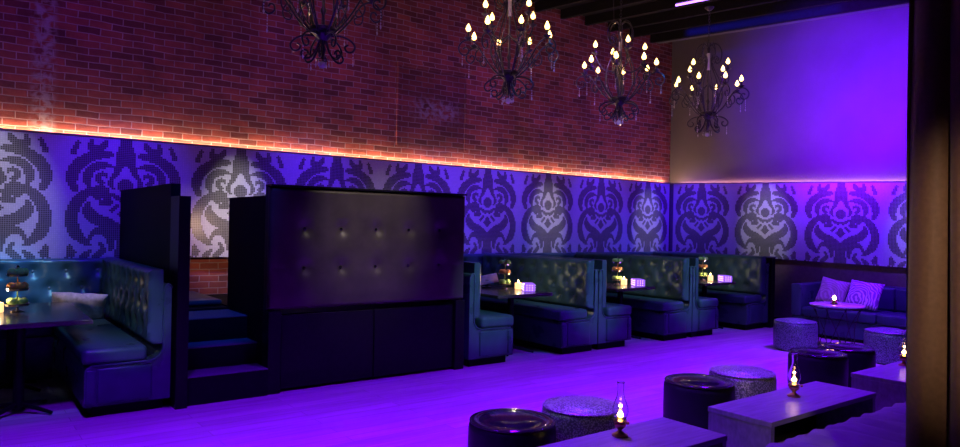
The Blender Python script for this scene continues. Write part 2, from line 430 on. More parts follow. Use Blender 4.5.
def damask(u, v):
    u = abs(u)
    # light outlined drop, diamond and their dark hearts
    drop = math.hypot(u/0.095, (v-.375)/0.095) < 1 or (v < .375 and u/0.085 + (.375-v)/0.17 < 1)
    if drop:
        return math.hypot(u/0.06, (v-.395)/0.06) < 1 or (v < .40 and u/0.06 + (.40-v)/0.11 < 1 and not (u < .012 and v < .345))
    dm = u/0.095 + abs(v-.625)/0.115
    if dm < 1: return dm < .62
    for st in SM:
        for p in st:
            if (u-p[0])**2 + ((v-p[1])*1.04)**2 < (p[2]*1.22)**2: return True
    return False
TBL = [[damask((i+0.5)/64-0.5, (j+0.5)/66) for i in range(64)] for j in range(66)]
def mosaic_band(name, a0, n, along, mats, shear=0.0, bottom=1.15):
    bm = bmesh.new(); rows = 66; grid = []
    for j in range(rows+1):
        row = []
        for i in range(n+1):
            t = a0+i*CELL; s = 1.0
            z = 1.15+j*CELL
            if shear: z = 1.15 + j*CELL + shear[0]*(t-a0) + (shear[1]*(t-a0))*(j/rows)
            row.append(bm.verts.new((XL, t, z) if along == 'y' else (t, YB, z)))
        grid.append(row)
    for j in range(rows):
        for i in range(n):
            f = bm.faces.new((grid[j][i], grid[j][i+1], grid[j+1][i+1], grid[j+1][i]))
            f.material_index = 1 if TBL[rows-1-j][i % 64] else 0
    # body behind the tiles (returns to the wall)
    d = Vector((-0.115, 0, 0)) if along == 'y' else Vector((0, 0.115, 0))
    per = [grid[0][i] for i in range(n+1)] + [grid[j][n] for j in range(1, rows+1)] + [grid[rows][i] for i in range(n-1, -1, -1)] + [grid[j][0] for j in range(rows-1, 0, -1)]
    bk = [bm.verts.new(v.co+d) for v in per]
    for i in range(len(per)): 
        f = bm.faces.new((per[i], per[(i+1) % len(per)], bk[(i+1) % len(per)], bk[i])); f.material_index = 2
    return struct(name, bm, mats)
# motif axis of the left wall at y = 1.6 + 1.3k -> repeat starts at 0.95 + 1.3k
n1 = int((YB-0.001-(0.95-1.3*2))/CELL)
mosaic_band('trim_2', 0.95-1.3*2, n1, 'y', [M['m_ly'], M['m_dy'], M['ledge']])
# back wall axis at x = -8.02 + 1.3k
mosaic_band('trim_3', -8.67-64*CELL*0+0.0, int((0.6+8.67)/CELL), 'x', [M['m_lx'], M['m_dx'], M['ledge']], shear=(-0.014, -0.016))
# small dark corner return between the two bands
struct('trim_4', B(-8.75, -8.672, YB+0.0, YB+0.1, 1.15, 2.49), M['ledge'])
# cove lips and LED strips lying in the trough behind them
zt = 1.15+66*CELL
struct('trim_5', B(XL-0.012, XL+0.012, -1.65, YB-0.02, zt+0.001, zt+0.02), M['ledge'])
bm = bmesh.new()
hexa(bm, [(-8.73, YB-.012, zt), (0.6, YB-.012, zt-.275), (0.6, YB+.012, zt-.275), (-8.73, YB+.012, zt)], [(-8.73, YB-.012, zt+.02), (0.6, YB-.012, zt-.255), (0.6, YB+.012, zt-.255), (-8.73, YB+.012, zt+.02)])
struct('trim_6', bm, M['ledge'])
o = obj('led_strip', B(XL-0.108, XL-0.088, -1.6, YB-0.05, zt+0.002, zt+0.014), M['led']); tag(o, 'warm LED strip lying in the cove along the brick wall', 'light')
bm = bmesh.new()
hexa(bm, [(-8.62, YB+.088, zt+.002), (0.5, YB+.088, zt-.27), (0.5, YB+.108, zt-.27), (-8.62, YB+.108, zt+.002)], [(-8.62, YB+.088, zt+.014), (0.5, YB+.088, zt-.258), (0.5, YB+.108, zt-.258), (-8.62, YB+.108, zt+.014)])
o = obj('led_strip', bm, M['led2']); tag(o, 'pinkish LED strip in the cove along the violet back wall', 'light')
# dark wall below the back band, baseboard
struct('trim_7', B(-8.74, 2.9, YB+0.06, YB+0.118, 0.0, 1.14), M['lwall'])
struct('baseboard_back', B(-8.74, 2.9, YB+0.03, YB+0.058, 0.0, 0.12), M['black'])
# lines of the bricked-up opening in the brick wall
bm = bmesh.new()
box(bm, XW, XW+0.022, 5.18, 6.44, 3.92, 3.995); box(bm, XW, XW+0.018, 5.18, 5.215, 2.75, 3.92); box(bm, XW, XW+0.018, 6.405, 6.44, 2.75, 3.92)
struct('trim_8', bm, M['brick'])

# ------------------------------------------------------------------ banquettes
BX0, BX1 = -8.56, -6.30
def make_side_bench(label, y_outer, mirror, group='side benches of the right-hand booths'):
    """bench across the booth, shell at y_outer; mirror=False: seat grows toward +y"""
    s = 1 if not mirror else -1
    t = thing('booth_bench', label, 'bench', (BX0, y_outer, 0), 0, group)
    Lx = BX1-BX0
    Y = lambda v: s*v
    # shell, one J-shaped body with a filleted inner corner
    prof = [(0.004, .09), (0.004, 1.02), (.012, 1.045), (.035, 1.055), (.058, 1.045), (.066, 1.02), (.066, .56)]
    for k in range(7):
        a = PI + k/6*PI/2
        prof.append((.066+.11+.11*math.cos(a), .53+.11*math.sin(a)))
    prof += [(.60, .415), (.632, .40), (.645, .375), (.645, .09)]
    obj('shell', prism_x(bmesh.new(), [(Y(a), z) for a, z in prof], 0, Lx), M['shell'], t)
    bm = bmesh.new(); box(bm, 0, Lx-.05, min(Y(.05), Y(.58)), max(Y(.05), Y(.58)), 0, .09)
    obj('plinth', bm, M['blackmatt'], t)
    # raised end pad on the aisle face, with a narrow front pad
    bm = bmesh.new(); ya, yb = sorted((Y(.15), Y(.555))); box(bm, Lx-.005, Lx+.018, ya, yb, .11, .395, r=.015, seg=2)
    ya, yb = sorted((Y(.565), Y(.638))); box(bm, Lx-.005, Lx+.018, ya, yb, .11, .385, r=.012, seg=2)
    obj('end_pad', bm, M['leather'], t, smooth=True, auto=50)
    tube_pts = [(Lx+.006, Y(a), z) for a, z in prof[1:15]]
    obj('piping', tube(bmesh.new(), tube_pts, .009, 6), M['leather'], t, smooth=True)
    # seat cushion
    bm = bmesh.new(); ya, yb = sorted((Y(.185), Y(.668))); box(bm, .0, Lx+.01, ya, yb, .42, .555, r=.045, seg=5)
    sc = obj('seat_cushion', bm, M['leather'], t, smooth=True, auto=60)
    # tufted back cushion
    W, H = Lx-.01, .62
    btn = []
    for r in range(3):
        z = .13+r*.18
        k = 0
        x = .14 + (.13 if r % 2 else 0)
        while x < W-.08: btn.append((x, z)); x += .26
    bm = tuft_panel(W, H, .115, btn, 88, 24, D=.05, s=.045, edge=.035, crease=(.13, .18, .14, .13))
    # slab faces -Y; wanted facing s*Y, thickness from y=.07
    if s > 0: xform(bm, Matrix.Translation((W, .07, .555)) @ Matrix.Rotation(PI, 4, 'Z'))
    else: xform(bm, Matrix.Translation((0, -.07, .555)))
    bc = obj('back_cushion', bm, M['leather'], t, smooth=True, auto=70)
    for bx, bz in btn[::1]:
        q = bmesh.new(); bmesh.ops.create_uvsphere(q, u_segments=8, v_segments=5, radius=.013)
        px = W-bx if s > 0 else bx
        xform(q, Matrix.Translation((px, s*(.07+.071), .555+bz)) @ Matrix.Diagonal((1, .5, 1, 1)))
        obj('button', q, M['buttonleather'], bc, smooth=True)
    return t
def make_wall_bench(label, y0, y1, s0, s1, group='wall benches of the booths'):
    """bench along the brick wall: back cushion y0..y1, seat s0..s1"""
    t = thing('wall_bench', label, 'bench', (-8.7, y0, 0), 0, group)
    W = y1-y0
    btn = []
    for r in range(3):
        z = .13+r*.18; x = .12+(.15 if r % 2 else 0)
        while x < W-.08: btn.append((x, z)); x += .30
    bm = tuft_panel(W, .62, .10, btn, int(W/.026), 24, D=.06, s=.06, edge=.035, crease=(.15, .18, .12, .13))
    # front faces +X, run along y
    R = Matrix.Rotation(PI/2, 4, 'Z')   # -Y -> +X , +X -> +Y
    xform(bm, Matrix.Translation((.012, 0, .54)) @ R)
    bc = obj('back_cushion', bm, M['leather'], t, smooth=True, auto=70)
    for bx, bz in btn:
        q = bmesh.new(); bmesh.ops.create_uvsphere(q, u_segments=8, v_segments=5, radius=.015)
        xform(q, Matrix.Translation((.012+.048, bx, .54+bz)) @ Matrix.Diagonal((.5, 1, 1, 1)))
        obj('button', q, M['buttonleather'], bc, smooth=True)
    obj('base', B(.165, .62, s0-y0, s1-y0, .0, .415), M['shell'], t)
    obj('seat_cushion', B(.165, .66, s0-y0, s1-y0, .42, .555, r=.04, seg=4), M['leather'], t, smooth=True, auto=60)
    return t
make_wall_bench('tufted teal leather bench along the wall in the left booth, behind the lilac pillow', -1.5, 1.42, -1.5, .855)
make_side_bench('black leather booth bench ending the left booth, beside the dark partition', 1.53, True, 'side benches of the booths')
sb = [(4.665, False, 'leather booth bench directly right of the tall black panel'),
      (6.745, True, 'leather booth bench right of the table in the second booth, back to the first divider'),
      (6.755, False, 'leather booth bench left of the table in the third booth'),
      (8.745, True, 'leather booth bench right of the table in the third booth'),
      (8.755, False, 'leather booth bench left of the table in the farthest booth'),
      (10.80, True, 'last leather booth bench, against the dark end panel near the corner')]
for yo, mir, lb in sb: make_side_bench(lb, yo, mir, 'side benches of the booths')
make_wall_bench('tufted wall bench behind the table of the booth next to the tall black panel', 4.67, 6.74, 5.35, 6.06)
make_wall_bench('tufted wall bench behind the table of the middle right-hand booth', 6.76, 8.74, 7.44, 8.06)
make_wall_bench('tufted wall bench behind the table of the booth nearest the corner', 8.76, 10.79, 9.44, 10.11)
t = thing('end_panel', 'dark upright end panel closing the last booth, facing the lounge', 'panel', (-8.6, 10.83, 0))
obj('panel', B(0, 2.33, 0, .11, 0, 1.15), M['black'], t)
obj('cap_rail', B(-.0, 2.35, -.01, .12, 1.152, 1.175, r=.006, seg=2), M['ledge'], t)

# booth tables ---------------------------------------------------------------
def booth_table(label, y0, y1):
    t = thing('booth_table', label, 'table', (-7.25, (y0+y1)/2, 0), 0, 'pedestal tables in the booths')
    hy = (y1-y0)/2
    obj('tabletop', B(-.75, .75, -hy, hy, .725, .765, r=.008, seg=2), M['tabletop'], t)
    for dx in (-.45, .45):
        ft = obj('pedestal', lathe(bmesh.new(), [(.05, .03), (.04, .06), (.04, .69), (.11, .70), (.11, .724)], 20, (dx, 0, 0)), M['black'], t, smooth=True, auto=40)
        bm = bmesh.new()
        for a in range(4):
            an = a*PI/2+PI/4
            tube(bm, smoothpath([(dx+.03*math.cos(an), .03*math.sin(an), .07), (dx+.16*math.cos(an), .16*math.sin(an), .05), (dx+.30*math.cos(an), .30*math.sin(an), .02)], 4), .02, 8, .014)
        obj('foot', bm, M['black'], ft, smooth=True)
    return t
TB = [(0.0, .97, 'dark booth table at the left edge, in front of the lilac pillow'),
      (5.24, 6.13, 'dark booth table right of the tall black panel'),
      (7.33, 8.15, 'dark booth table in the middle right-hand booth'),
      (9.35, 10.17, 'dark booth table in the booth nearest the corner')]
for a, b_, l in TB: booth_table(l, a, b_)
TZ = .766

# items on the booth tables ----------------------------------------------------
WHERE = ['on the leftmost booth table', 'on the second booth table from the left', 'on the third booth table from the left', 'on the rightmost booth table']
def tier_stand(label, loc):
    t = thing('tiered_stand', label, 'stand', loc, 0, 'three-tier stands on the booth tables')
    obj('base', lathe(bmesh.new(), [(.055, 0), (.055, .008), (.02, .016), (.008, .03)], 20), M['chrome'], t, smooth=True, auto=40)
    obj('stem', lathe(bmesh.new(), [(.006, .02), (.006, .37), (.014, .38), (.016, .392), (.006, .405), (0, .41)], 10), M['chrome'], t, smooth=True)
    for z, r in ((.055, .095), (.19, .09), (.315, .085)):
        obj('tray', lathe(bmesh.new(), [(.007, z), (r-.01, z), (r, z+.015), (r+.003, z+.015), (r-.006, z-.005), (.007, z-.005)], 24, closed=False), M['chrome'], t, smooth=True, auto=50)
    return t
def fruit(kind, label, loc, group):
    bm = bmesh.new(); bmesh.ops.create_uvsphere(bm, u_segments=14, v_segments=9, radius=.034)
    xform(bm, Matrix.Diagonal((1, 1, .93, 1)))
    o = obj(kind, bm, M[kind], None, smooth=True); o.location = loc
    return tag(o, label, kind, group)
st0 = None; fr0 = {}
stands = [(-7.35, .50), (-7.22, 5.93), (-7.07, 7.98), (-7.02, 10.02)]
for i, (x, y) in enumerate(stands):
    lb = 'three-tier metal stand piled with fruit ' + WHERE[i]
    if st0 is None: st0 = tier_stand(lb, (x, y, TZ))
    else: dup(st0, (x, y, TZ), label=lb)
    for z, kind, nm in ((.0565, 'lime', 'bottom'), (.1915, 'orange', 'middle'), (.3165, 'lime', 'top')):
        for k in range(5):
            a = 2*PI*k/5 + i + z*9
            loc = (x+.05*math.cos(a), y+.05*math.sin(a), TZ+z+.0325)
            lb = f"{'green lime' if kind == 'lime' else 'orange fruit'} on the {nm} tier {WHERE[i]}"
            g = f"{kind}s on the {nm} tier of the stand {WHERE[i]}"
            if kind not in fr0: fr0[kind] = fruit(kind, lb, loc, g)
            else: dup(fr0[kind], loc, label=lb, group=g)
def cube_candle(label, loc):
    t = thing('candle_holder', label, 'candle', loc, .3, 'square glass candle holders on the booth tables')
    bm = box(bmesh.new(), -.035, .035, -.035, .035, 0, .085, r=.006, seg=2)
    obj('glass_cube', bm, M['glow'], t)
    obj('flame', lathe(bmesh.new(), [(0, .086), (.008, .093), (.01, .102), (.004, .118), (0, .126)], 10), M['flame'], t, smooth=True)
    return t
cc0 = None
for i, (x, y) in enumerate([(-7.35, .36), (-7.05, 6.02), (-6.90, 7.93), (-6.83, 9.96)]):
    lb = 'small glowing square candle holder ' + WHERE[i]
    if cc0 is None: cc0 = cube_candle(lb, (x, y, TZ))
    else: dup(cc0, (x, y, TZ), label=lb)
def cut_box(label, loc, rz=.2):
    t = thing('cut_glass_box', label, 'box', loc, rz, 'violet cut glass boxes on the booth tables')
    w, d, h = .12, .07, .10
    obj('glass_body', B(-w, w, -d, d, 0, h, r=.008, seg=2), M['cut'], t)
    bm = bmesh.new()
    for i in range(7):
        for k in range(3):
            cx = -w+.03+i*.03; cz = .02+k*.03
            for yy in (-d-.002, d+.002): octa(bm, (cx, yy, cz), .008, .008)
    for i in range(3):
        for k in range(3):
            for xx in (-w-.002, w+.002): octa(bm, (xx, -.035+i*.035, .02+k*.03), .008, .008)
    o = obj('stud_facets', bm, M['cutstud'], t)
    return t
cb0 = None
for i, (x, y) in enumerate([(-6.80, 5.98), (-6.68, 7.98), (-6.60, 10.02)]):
    lb = 'violet cut glass box with painted glow ' + WHERE[i+1]
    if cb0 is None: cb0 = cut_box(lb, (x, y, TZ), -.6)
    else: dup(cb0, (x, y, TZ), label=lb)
def menu(label, loc, rz):
    t = thing('menu_stand', label, 'menu', loc, rz, 'tilted glossy menus on the booth tables')
    bm = B(-.17, .17, -.004, .004, 0, .15, r=.003, seg=1)
    xform(bm, Matrix.Translation((0, 0, .045)) @ Matrix.Rotation(math.radians(-38), 4, 'X') @ Matrix.Rotation(math.radians(-14), 4, 'Y'))
    obj('card', bm, M['paper'], t)
    bm = bmesh.new(); box(bm, -.06, .06, -.05, .06, 0, .012); 
    hexa(bm, [(-.02, .0, .01), (.02, .0, .01), (.02, .03, .01), (-.02, .03, .01)], [(-.02, .035, .1), (.02, .035, .1), (.02, .05, .1), (-.02, .05, .1)])
    obj('easel', bm, M['black'], t)
    return t
m0 = menu('tilted menu card with violet light painted on, left of the fruit stand on the second booth table', (-7.42, 5.78, TZ), .9)
dup(m0, (-7.30, 7.78, TZ), rz=1.2, label='tilted menu card with violet light painted on, left of the fruit stand on the third booth table')

# pillows ----------------------------------------------------------------------
def pillow(name, w, h, d, mat, label, loc, rot, group=None):
    bm = bmesh.new(); n = 18
    for side in (1, -1):
        g = []
        for j in range(n+1):
            row = []
            for i in range(n+1):
                u = 2*i/n-1; v = 2*j/n-1
                f = max(0, (1-u**4)*(1-v**4))**.55
                pin = 1-.06*(1-abs(v))**1*(abs(u))-.0
                pv = 1-.06*(1-abs(u))*(abs(v))
                wr = .006*math.sin(9*u+5*v)*f
                row.append(bm.verts.new((w/2*u*pin, side*(d/2*f)+wr, h/2*v*pv)))
            g.append(row)
        for j in range(n):
            for i in range(n): bm.faces.new((g[j][i], g[j][i+1], g[j+1][i+1], g[j+1][i]))
    bmesh.ops.remove_doubles(bm, verts=bm.verts[:], dist=.0005)
    o = obj(name, bm, mat, None, smooth=True); o.location = loc; o.rotation_euler = rot
    return tag(o, label, 'pillow', group)
pillow('pillow', .50, .31, .13, M['pillow'], 'lilac crumpled pillow on the bench in the left booth', (-8.15, 1.08, .70), (math.radians(28), math.radians(5), math.radians(84)))
pillow('pillow', .42, .42, .14, M['pillow2'], 'grey patterned square pillow at the left end of the far sofa', (-5.25, 10.80, .68), (math.radians(-20), math.radians(10), math.radians(5)))
pillow('pillow', .50, .42, .14, M['pillow3'], 'violet palm-patterned pillow beside the grey one on the far sofa', (-4.78, 10.78, .68), (math.radians(-22), math.radians(4), math.radians(-6)))

# ------------------------------------------------------------------ raised booth with steps
t = thing('raised_booth', 'tall black raised booth with tufted front panel and side steps', 'booth', (0, 0, 0))
SY0, SY1 = 2.37, 4.60
obj('platform', B(-8.72, -6.46, SY0+.0, SY1-.0, 0, .70), M['blackmatt'], t)
obj('landing', B(-8.72, -7.45, 1.66, SY0-.004, 0, .69), M['blackmatt'], t)
for k, (xa, xb, z) in enumerate([(-6.57, -6.28, .25), (-6.86, -6.575, .45), (-7.44, -6.865, .67)]):
    s = obj('step', B(xa, xb, 1.66, SY0-.004, 0, z-.012), M['blackmatt'], t)
    obj('tread', B(xa, xb+.006, 1.66, SY0-.004, z-.011, z, r=.003, seg=1), M['step'], s)
# corner posts, doors, body
for y0, y1 in ((SY0, SY0+.12), (SY1-.12, SY1)):
    obj('post', B(-6.455, -6.30, y0, y1, 0.0, .765), M['black'], t)
bd = obj('front_body', B(-6.455, -6.36, SY0+.125, SY1-.125, .02, .73), M['blackmatt'], t)
for y0, y1 in ((SY0+.135, 3.48), (3.49, SY1-.135)):
    obj('panel_door', B(-6.357, -6.335, y0, y1, .03, .72, r=.004, seg=1), M['black'], bd)
obj('upper_frame', B(-6.44, -6.372, SY0, SY1, .77, 1.925), M['black'], t)
btn = []
for y in (2.72, 3.10, 3.49, 3.88, 4.27):
    for z in (1.535, 1.16): btn.append((y-SY0-.0, z-.775))
W = SY1-SY0
bm = tuft_panel(W, 1.145, .065, btn, 110, 58, D=.042, s=.065, seams=(1.16-.775, 1.535-.775), edge=.028)
xform(bm, Matrix.Translation((-6.37, SY0, .775)) @ Matrix.Rotation(PI/2, 4, 'Z'))
pn = obj('tufted_panel', bm, M['leather2'], t, smooth=True, auto=70)
for by, bz in btn:
    q = bmesh.new(); bmesh.ops.create_uvsphere(q, u_segments=10, v_segments=6, radius=.016)
    xform(q, Matrix.Translation((-6.37+.030, SY0+by, .775+bz)) @ Matrix.Diagonal((.6, 1, 1, 1)))
    obj('button', q, M['gloss'], pn, smooth=True)
obj('top_rail', B(-6.45, -6.29, SY0, SY1, 1.926, 1.945, r=.004, seg=1), M['black'], t)
obj('side_wall', B(-7.50, -6.445, SY0, SY0+.06, .705, 1.84), M['blackmatt'], t)
obj('end_wall', B(-8.72, -6.445, SY1-.06, SY1, .705, 1.84), M['blackmatt'], t)
# seat inside the raised booth, seen through the entry
obj('landing_pad', B(-8.70, -7.62, 1.67, SY0-.01, .692, .755, r=.03, seg=4), M['leather'], t, smooth=True, auto=60)
st = obj('inner_seat', B(-8.70, -8.05, 2.95, SY1-.065, .705, 1.00), M['shell'], t)
obj('inner_seat_cushion', B(-8.70, -8.0, 2.95, SY1-.065, 1.003, 1.085, r=.03, seg=3), M['leather'], st, smooth=True, auto=60)

t = thing('partition', 'tall black partition between the left booth and the steps', 'partition', (0, 0, 0))
obj('panel', B(-8.73, -6.50, 1.55, 1.63, 0, 1.915), M['blackmatt'], t)
obj('post', B(-6.498, -6.22, 1.55, 1.645, 0, 1.80), M['black'], t)

# ------------------------------------------------------------------ ottomans
def ottoman(label, loc, mat, rz=0, r=.275, h=.385, group='round ottomans'):
    t = thing('ottoman', label, 'ottoman', loc, rz, group)
    prof = [(r-.012, .012), (r-.004, .03), (r, .07), (r+.002, h*.5), (r, h-.05), (r-.006, h-.022), (r-.02, h-.01)]
    obj('side_cover', lathe(bmesh.new(), prof, 48), M['blackleather'] if mat is M['gloss'] else mat, t, smooth=True, auto=60)
    prof = [(r-.022, h-.012), (r-.012, h-.004), (r-.02, h+.006), (r-.05, h+.003), (r-.062, h-.002), (r-.085, h+.014), (r*.5, h+.028), (r*.2, h+.033), (0, h+.034)]
    obj('top_cushion', lathe(bmesh.new(), prof, 48), mat, t, smooth=True, auto=80)
    ring = [((r-.012)*math.cos(2*PI*k/48), (r-.012)*math.sin(2*PI*k/48), h-.004) for k in range(49)]
    obj('piping', tube(bmesh.new(), ring, .007, 6), mat, t, smooth=True)
    obj('base', lathe(bmesh.new(), [(r-.03, 0), (r-.03, .014)], 32), M['black'], t)
    return t
og = ottoman('glossy black ottoman nearest the camera, left of the grey reptile one', (-3.36, 2.84, 0), M['gloss'])
os_ = ottoman('grey reptile-leather ottoman beside the nearest black one, behind the first oil lamp', (-3.37, 3.47, 0), M['snake'])
dup(og, (-3.40, 4.83, 0), label='glossy black ottoman behind the middle low table, left of its pair')
dup(os_, (-3.42, 5.47, 0), rz=1, label='grey reptile-leather ottoman behind the middle low table')
ot = ottoman('teal reptile-leather ottoman standing alone on the floor, left of the round table', (-4.95, 9.17, 0), M['snake2'])
dup(ot, (-3.83, 9.33, 0), rz=2, label='teal reptile-leather ottoman right of the round table, next to the curtain')
dup(og, (-3.54, 7.00, 0), label='glossy black ottoman left of the farthest low table, front one of its pair')
dup(og, (-3.54, 7.60, 0), label='glossy black ottoman left of the farthest low table, rear one of its pair')

# ------------------------------------------------------------------ low waterfall tables
def low_table(label, y0, y1, x0=-2.87, x1=-2.40, z=.385):
    t = thing('low_table', label, 'table', (x0, y0, 0), 0, 'low oblong lounge tables')
    w = x1-x0; l = y1-y0
    obj('tabletop', B(0, w, 0, l, z-.035, z, r=.003, seg=1), M['greytable'], t)
    obj('end_panel', B(.006, w-.006, .003, .045, 0, z-.036), M['greytable'], t)
    obj('end_panel', B(.006, w-.006, l-.045, l-.003, 0, z-.036), M['greytable'], t)
    obj('rail', B(.01, .035, .046, l-.046, 0, z-.036), M['black'], t)
    return t
low_table('grey low table in the foreground with the nearest oil lamp', 2.20, 3.70)
low_table('grey low table in the middle with an oil lamp on it', 4.18, 5.65)
low_table('grey low table farthest back, half hidden by the curtain', 6.25, 7.75)

# oil lamps ---------------------------------------------------------------------
def oil_lamp(label, loc, s=1.0):
    t = thing('oil_lamp', label, 'lamp', loc, 0, 'glass chimney oil lamps on the low tables')
    obj('base', lathe(bmesh.new(), [(.046, 0), (.048, .008), (.03, .016), (.014, .028), (.012, .036), (.022, .045), (.034, .058), (.036, .07), (.026, .078)], 28), M['brass'], t, smooth=True, auto=50)
    bn = obj('burner', lathe(bmesh.new(), [(.03, .079), (.04, .083), (.04, .092), (.022, .096), (.014, .108)], 24), M['brass'], t, smooth=True, auto=50)
    q = tube(bmesh.new(), [(.035, 0, .087), (.055, 0, .087)], .003, 6); lathe(q, [(.0, -.01), (.009, -.006), (.009, .006), (0, .01)], 10, (.058, 0, .087))
    obj('wick_knob', q, M['brass'], bn)
    prof = [(.030, .094), (.040, .115), (.047, .14), (.044, .17), (.032, .205), (.021, .235), (.018, .27), (.020, .305), (.023, .315)]
    inner = [(r-.0018, z) for r, z in reversed(prof)]
    pts = prof+inner
    bm = lathe(bmesh.new(), pts+[pts[0]], 28, closed=False)
    bmesh.ops.remove_doubles(bm, verts=bm.verts[:], dist=.0002)
    obj('glass_chimney', bm, M['glass'], t, smooth=True, auto=80)
    obj('flame', lathe(bmesh.new(), [(0, .106), (.014, .112), (.019, .122), (.012, .134), (.004, .146), (0, .152)], 12), M['flame'], bn, smooth=True)
    return t
l0 = oil_lamp('brass oil lamp with tall glass chimney on the foreground low table', (-2.75, 3.15, .386))
dup(l0, (-2.69, 4.98, .386), label='brass oil lamp with glass chimney on the middle low table')
dup(l0, (-2.75, 7.02, .386), label='brass oil lamp on the farthest low table, beside the curtain')

# round wire table ----------------------------------------------------------------
t = thing('round_side_table', 'round pale-topped side table on thin black wire legs before the sofa', 'table', (-4.70, 9.80, 0))
obj('tabletop', lathe(bmesh.new(), [(.33, .578), (.345, .585), (.345, .60), (.335, .606), (0, .606)], 48), M['marble'], t, smooth=True, auto=40)
bm = bmesh.new()
for z, r in ((.56, .32), (.012, .24)): tube(bm, [(r*math.cos(2*PI*k/32), r*math.sin(2*PI*k/32), z) for k in range(33)], .008, 6)
obj('ring_frame', bm, M['iron'], t, smooth=True)
for k in range(8):
    a = 2*PI*k/8; b2 = a+PI/4
    obj('wire_leg', tube(bmesh.new(), smoothpath([(.32*math.cos(a), .32*math.sin(a), .565), (.22*math.cos((a+b2)/2), .22*math.sin((a+b2)/2), .28), (.24*math.cos(b2), .24*math.sin(b2), .012)], 5), .007, 6), M['iron'], t, smooth=True)
t = thing('tealight_holder', 'small glowing tealight in a dark footed dish on the round side table', 'candle', (-4.70, 9.72, .607))
obj('dish', lathe(bmesh.new(), [(.05, 0), (.055, .01), (.03, .02), (.04, .04), (.06, .055), (.055, .06), (.0, .05)], 24), M['brass'], t, smooth=True)
obj('flame', lathe(bmesh.new(), [(0, .055), (.022, .07), (.026, .09), (.012, .115), (0, .125)], 12), M['flame'], t, smooth=True)

# sofa ---------------------------------------------------------------------------
t = thing('sofa', 'long dark leather sofa along the back wall with two pillows', 'sofa', (-5.74, 10.48, 0))
W = 3.6
obj('base', B(.0, W, .03, .86, .05, .30, r=.01, seg=1), M['shell'], t)
obj('plinth', B(.05, W-.05, .08, .8, 0, .049), M['black'], t)
for k in range(3):
    xa = .17+k*1.09
    obj('seat_cushion', B(xa, xa+1.08, .0, .64, .302, .45, r=.035, seg=4), M['leather'], t, smooth=True, auto=60)
    obj('back_cushion', B(xa, xa+1.08, .60, .74, .452, .79, r=.035, seg=4), M['leather'], t, smooth=True, auto=60)
obj('back_frame', B(.0, W, .745, .86, .302, .80, r=.012, seg=2), M['shell'], t, smooth=True, auto=40)
for xa in (0, W-.16): obj('arm', B(xa, xa+.16, .0, .74, .302, .79, r=.02, seg=3), M['shell'], t, smooth=True, auto=40)

# ------------------------------------------------------------------ foreground bench
t = thing('channelled_bench', 'long channel-quilted bench in the lower right foreground', 'bench', (-2.10, .6, 0))
Wd, Ln = .86, 5.9
bm = bmesh.new(); nch = 26; per = 10; n = nch*per; nxs = 8; g = []
for j in range(n+1):
    yy = Ln*j/n; ph = (j % per)/per
    row = []
    for i in range(nxs+1):
        xx = Wd*i/nxs
        e = min(xx, .5)/.06
        zz = .45 - .022*(1-abs(math.sin(PI*j/per))**.6) - (.03*(1-e)**2 if e < 1 else 0) + .006*math.sin(j*.9+i*1.3)
        row.append(bm.verts.new((xx, yy, zz)))
    g.append(row)
for j in range(n):
    for i in range(nxs): bm.faces.new((g[j][i], g[j][i+1], g[j+1][i+1], g[j+1][i]))
lo = {}
pr = [g[j][0] for j in range(n+1)] + [g[n][i] for i in range(1, nxs+1)] + [g[j][nxs] for j in range(n-1, -1, -1)] + [g[0][i] for i in range(nxs-1, 0, -1)]
bk = [bm.verts.new((v.co.x, v.co.y, .29)) for v in pr]
for i in range(len(pr)): bm.faces.new((pr[i], pr[(i+1) % len(pr)], bk[(i+1) % len(pr)], bk[i]))
bm.faces.new(bk)
obj('seat_cushion', bm, M['quilt'], t, smooth=True, auto=70)
obj('base', B(.03, Wd, .0, Ln, 0, .288), M['black'], t)

# ------------------------------------------------------------------ curtain
t = thing('curtain', 'full-height brown velvet curtain hanging at the right edge', 'curtain', (0, 0, 0))
bm = bmesh.new(); cols = []
path = []
nn = 150
for i in range(nn+1):
    s = i/nn
    x = -1.052 + s*1.32
    y = 2.62 + .034*math.sin(s*2*PI*9+.9*math.sin(s*11)+.6) + .02*math.sin(s*2*PI*4.1+1.0)
    x += .018*math.cos(s*2*PI*9+.9*math.sin(s*11)+.6)
    path.append((x, y))
NZ = 30
for j in range(NZ+1):
    z = .02 + (4.58-.02)*j/NZ
    row = []
    for i, (x, y) in enumerate(path):
        k = .75+.25*math.sin(z*.9+i*.05)
        row.append(bm.verts.new((x+.008*math.sin(z*2.2+i*.3), 2.62+(y-2.62)*k, z)))
    cols.append(row)
for j in range(NZ):
    for i in range(nn): bm.faces.new((cols[j][i], cols[j][i+1], cols[j+1][i+1], cols[j+1][i]))
ex = bmesh.ops.solidify(bm, geom=bm.faces[:], thickness=.012)
obj('fabric', bm, M['curtain'], t, smooth=True)
obj('curtain_rod', tube(bmesh.new(), [(-1.2, 2.62, 4.58), (.35, 2.62, 4.60)], .02, 10), M['iron'], t)

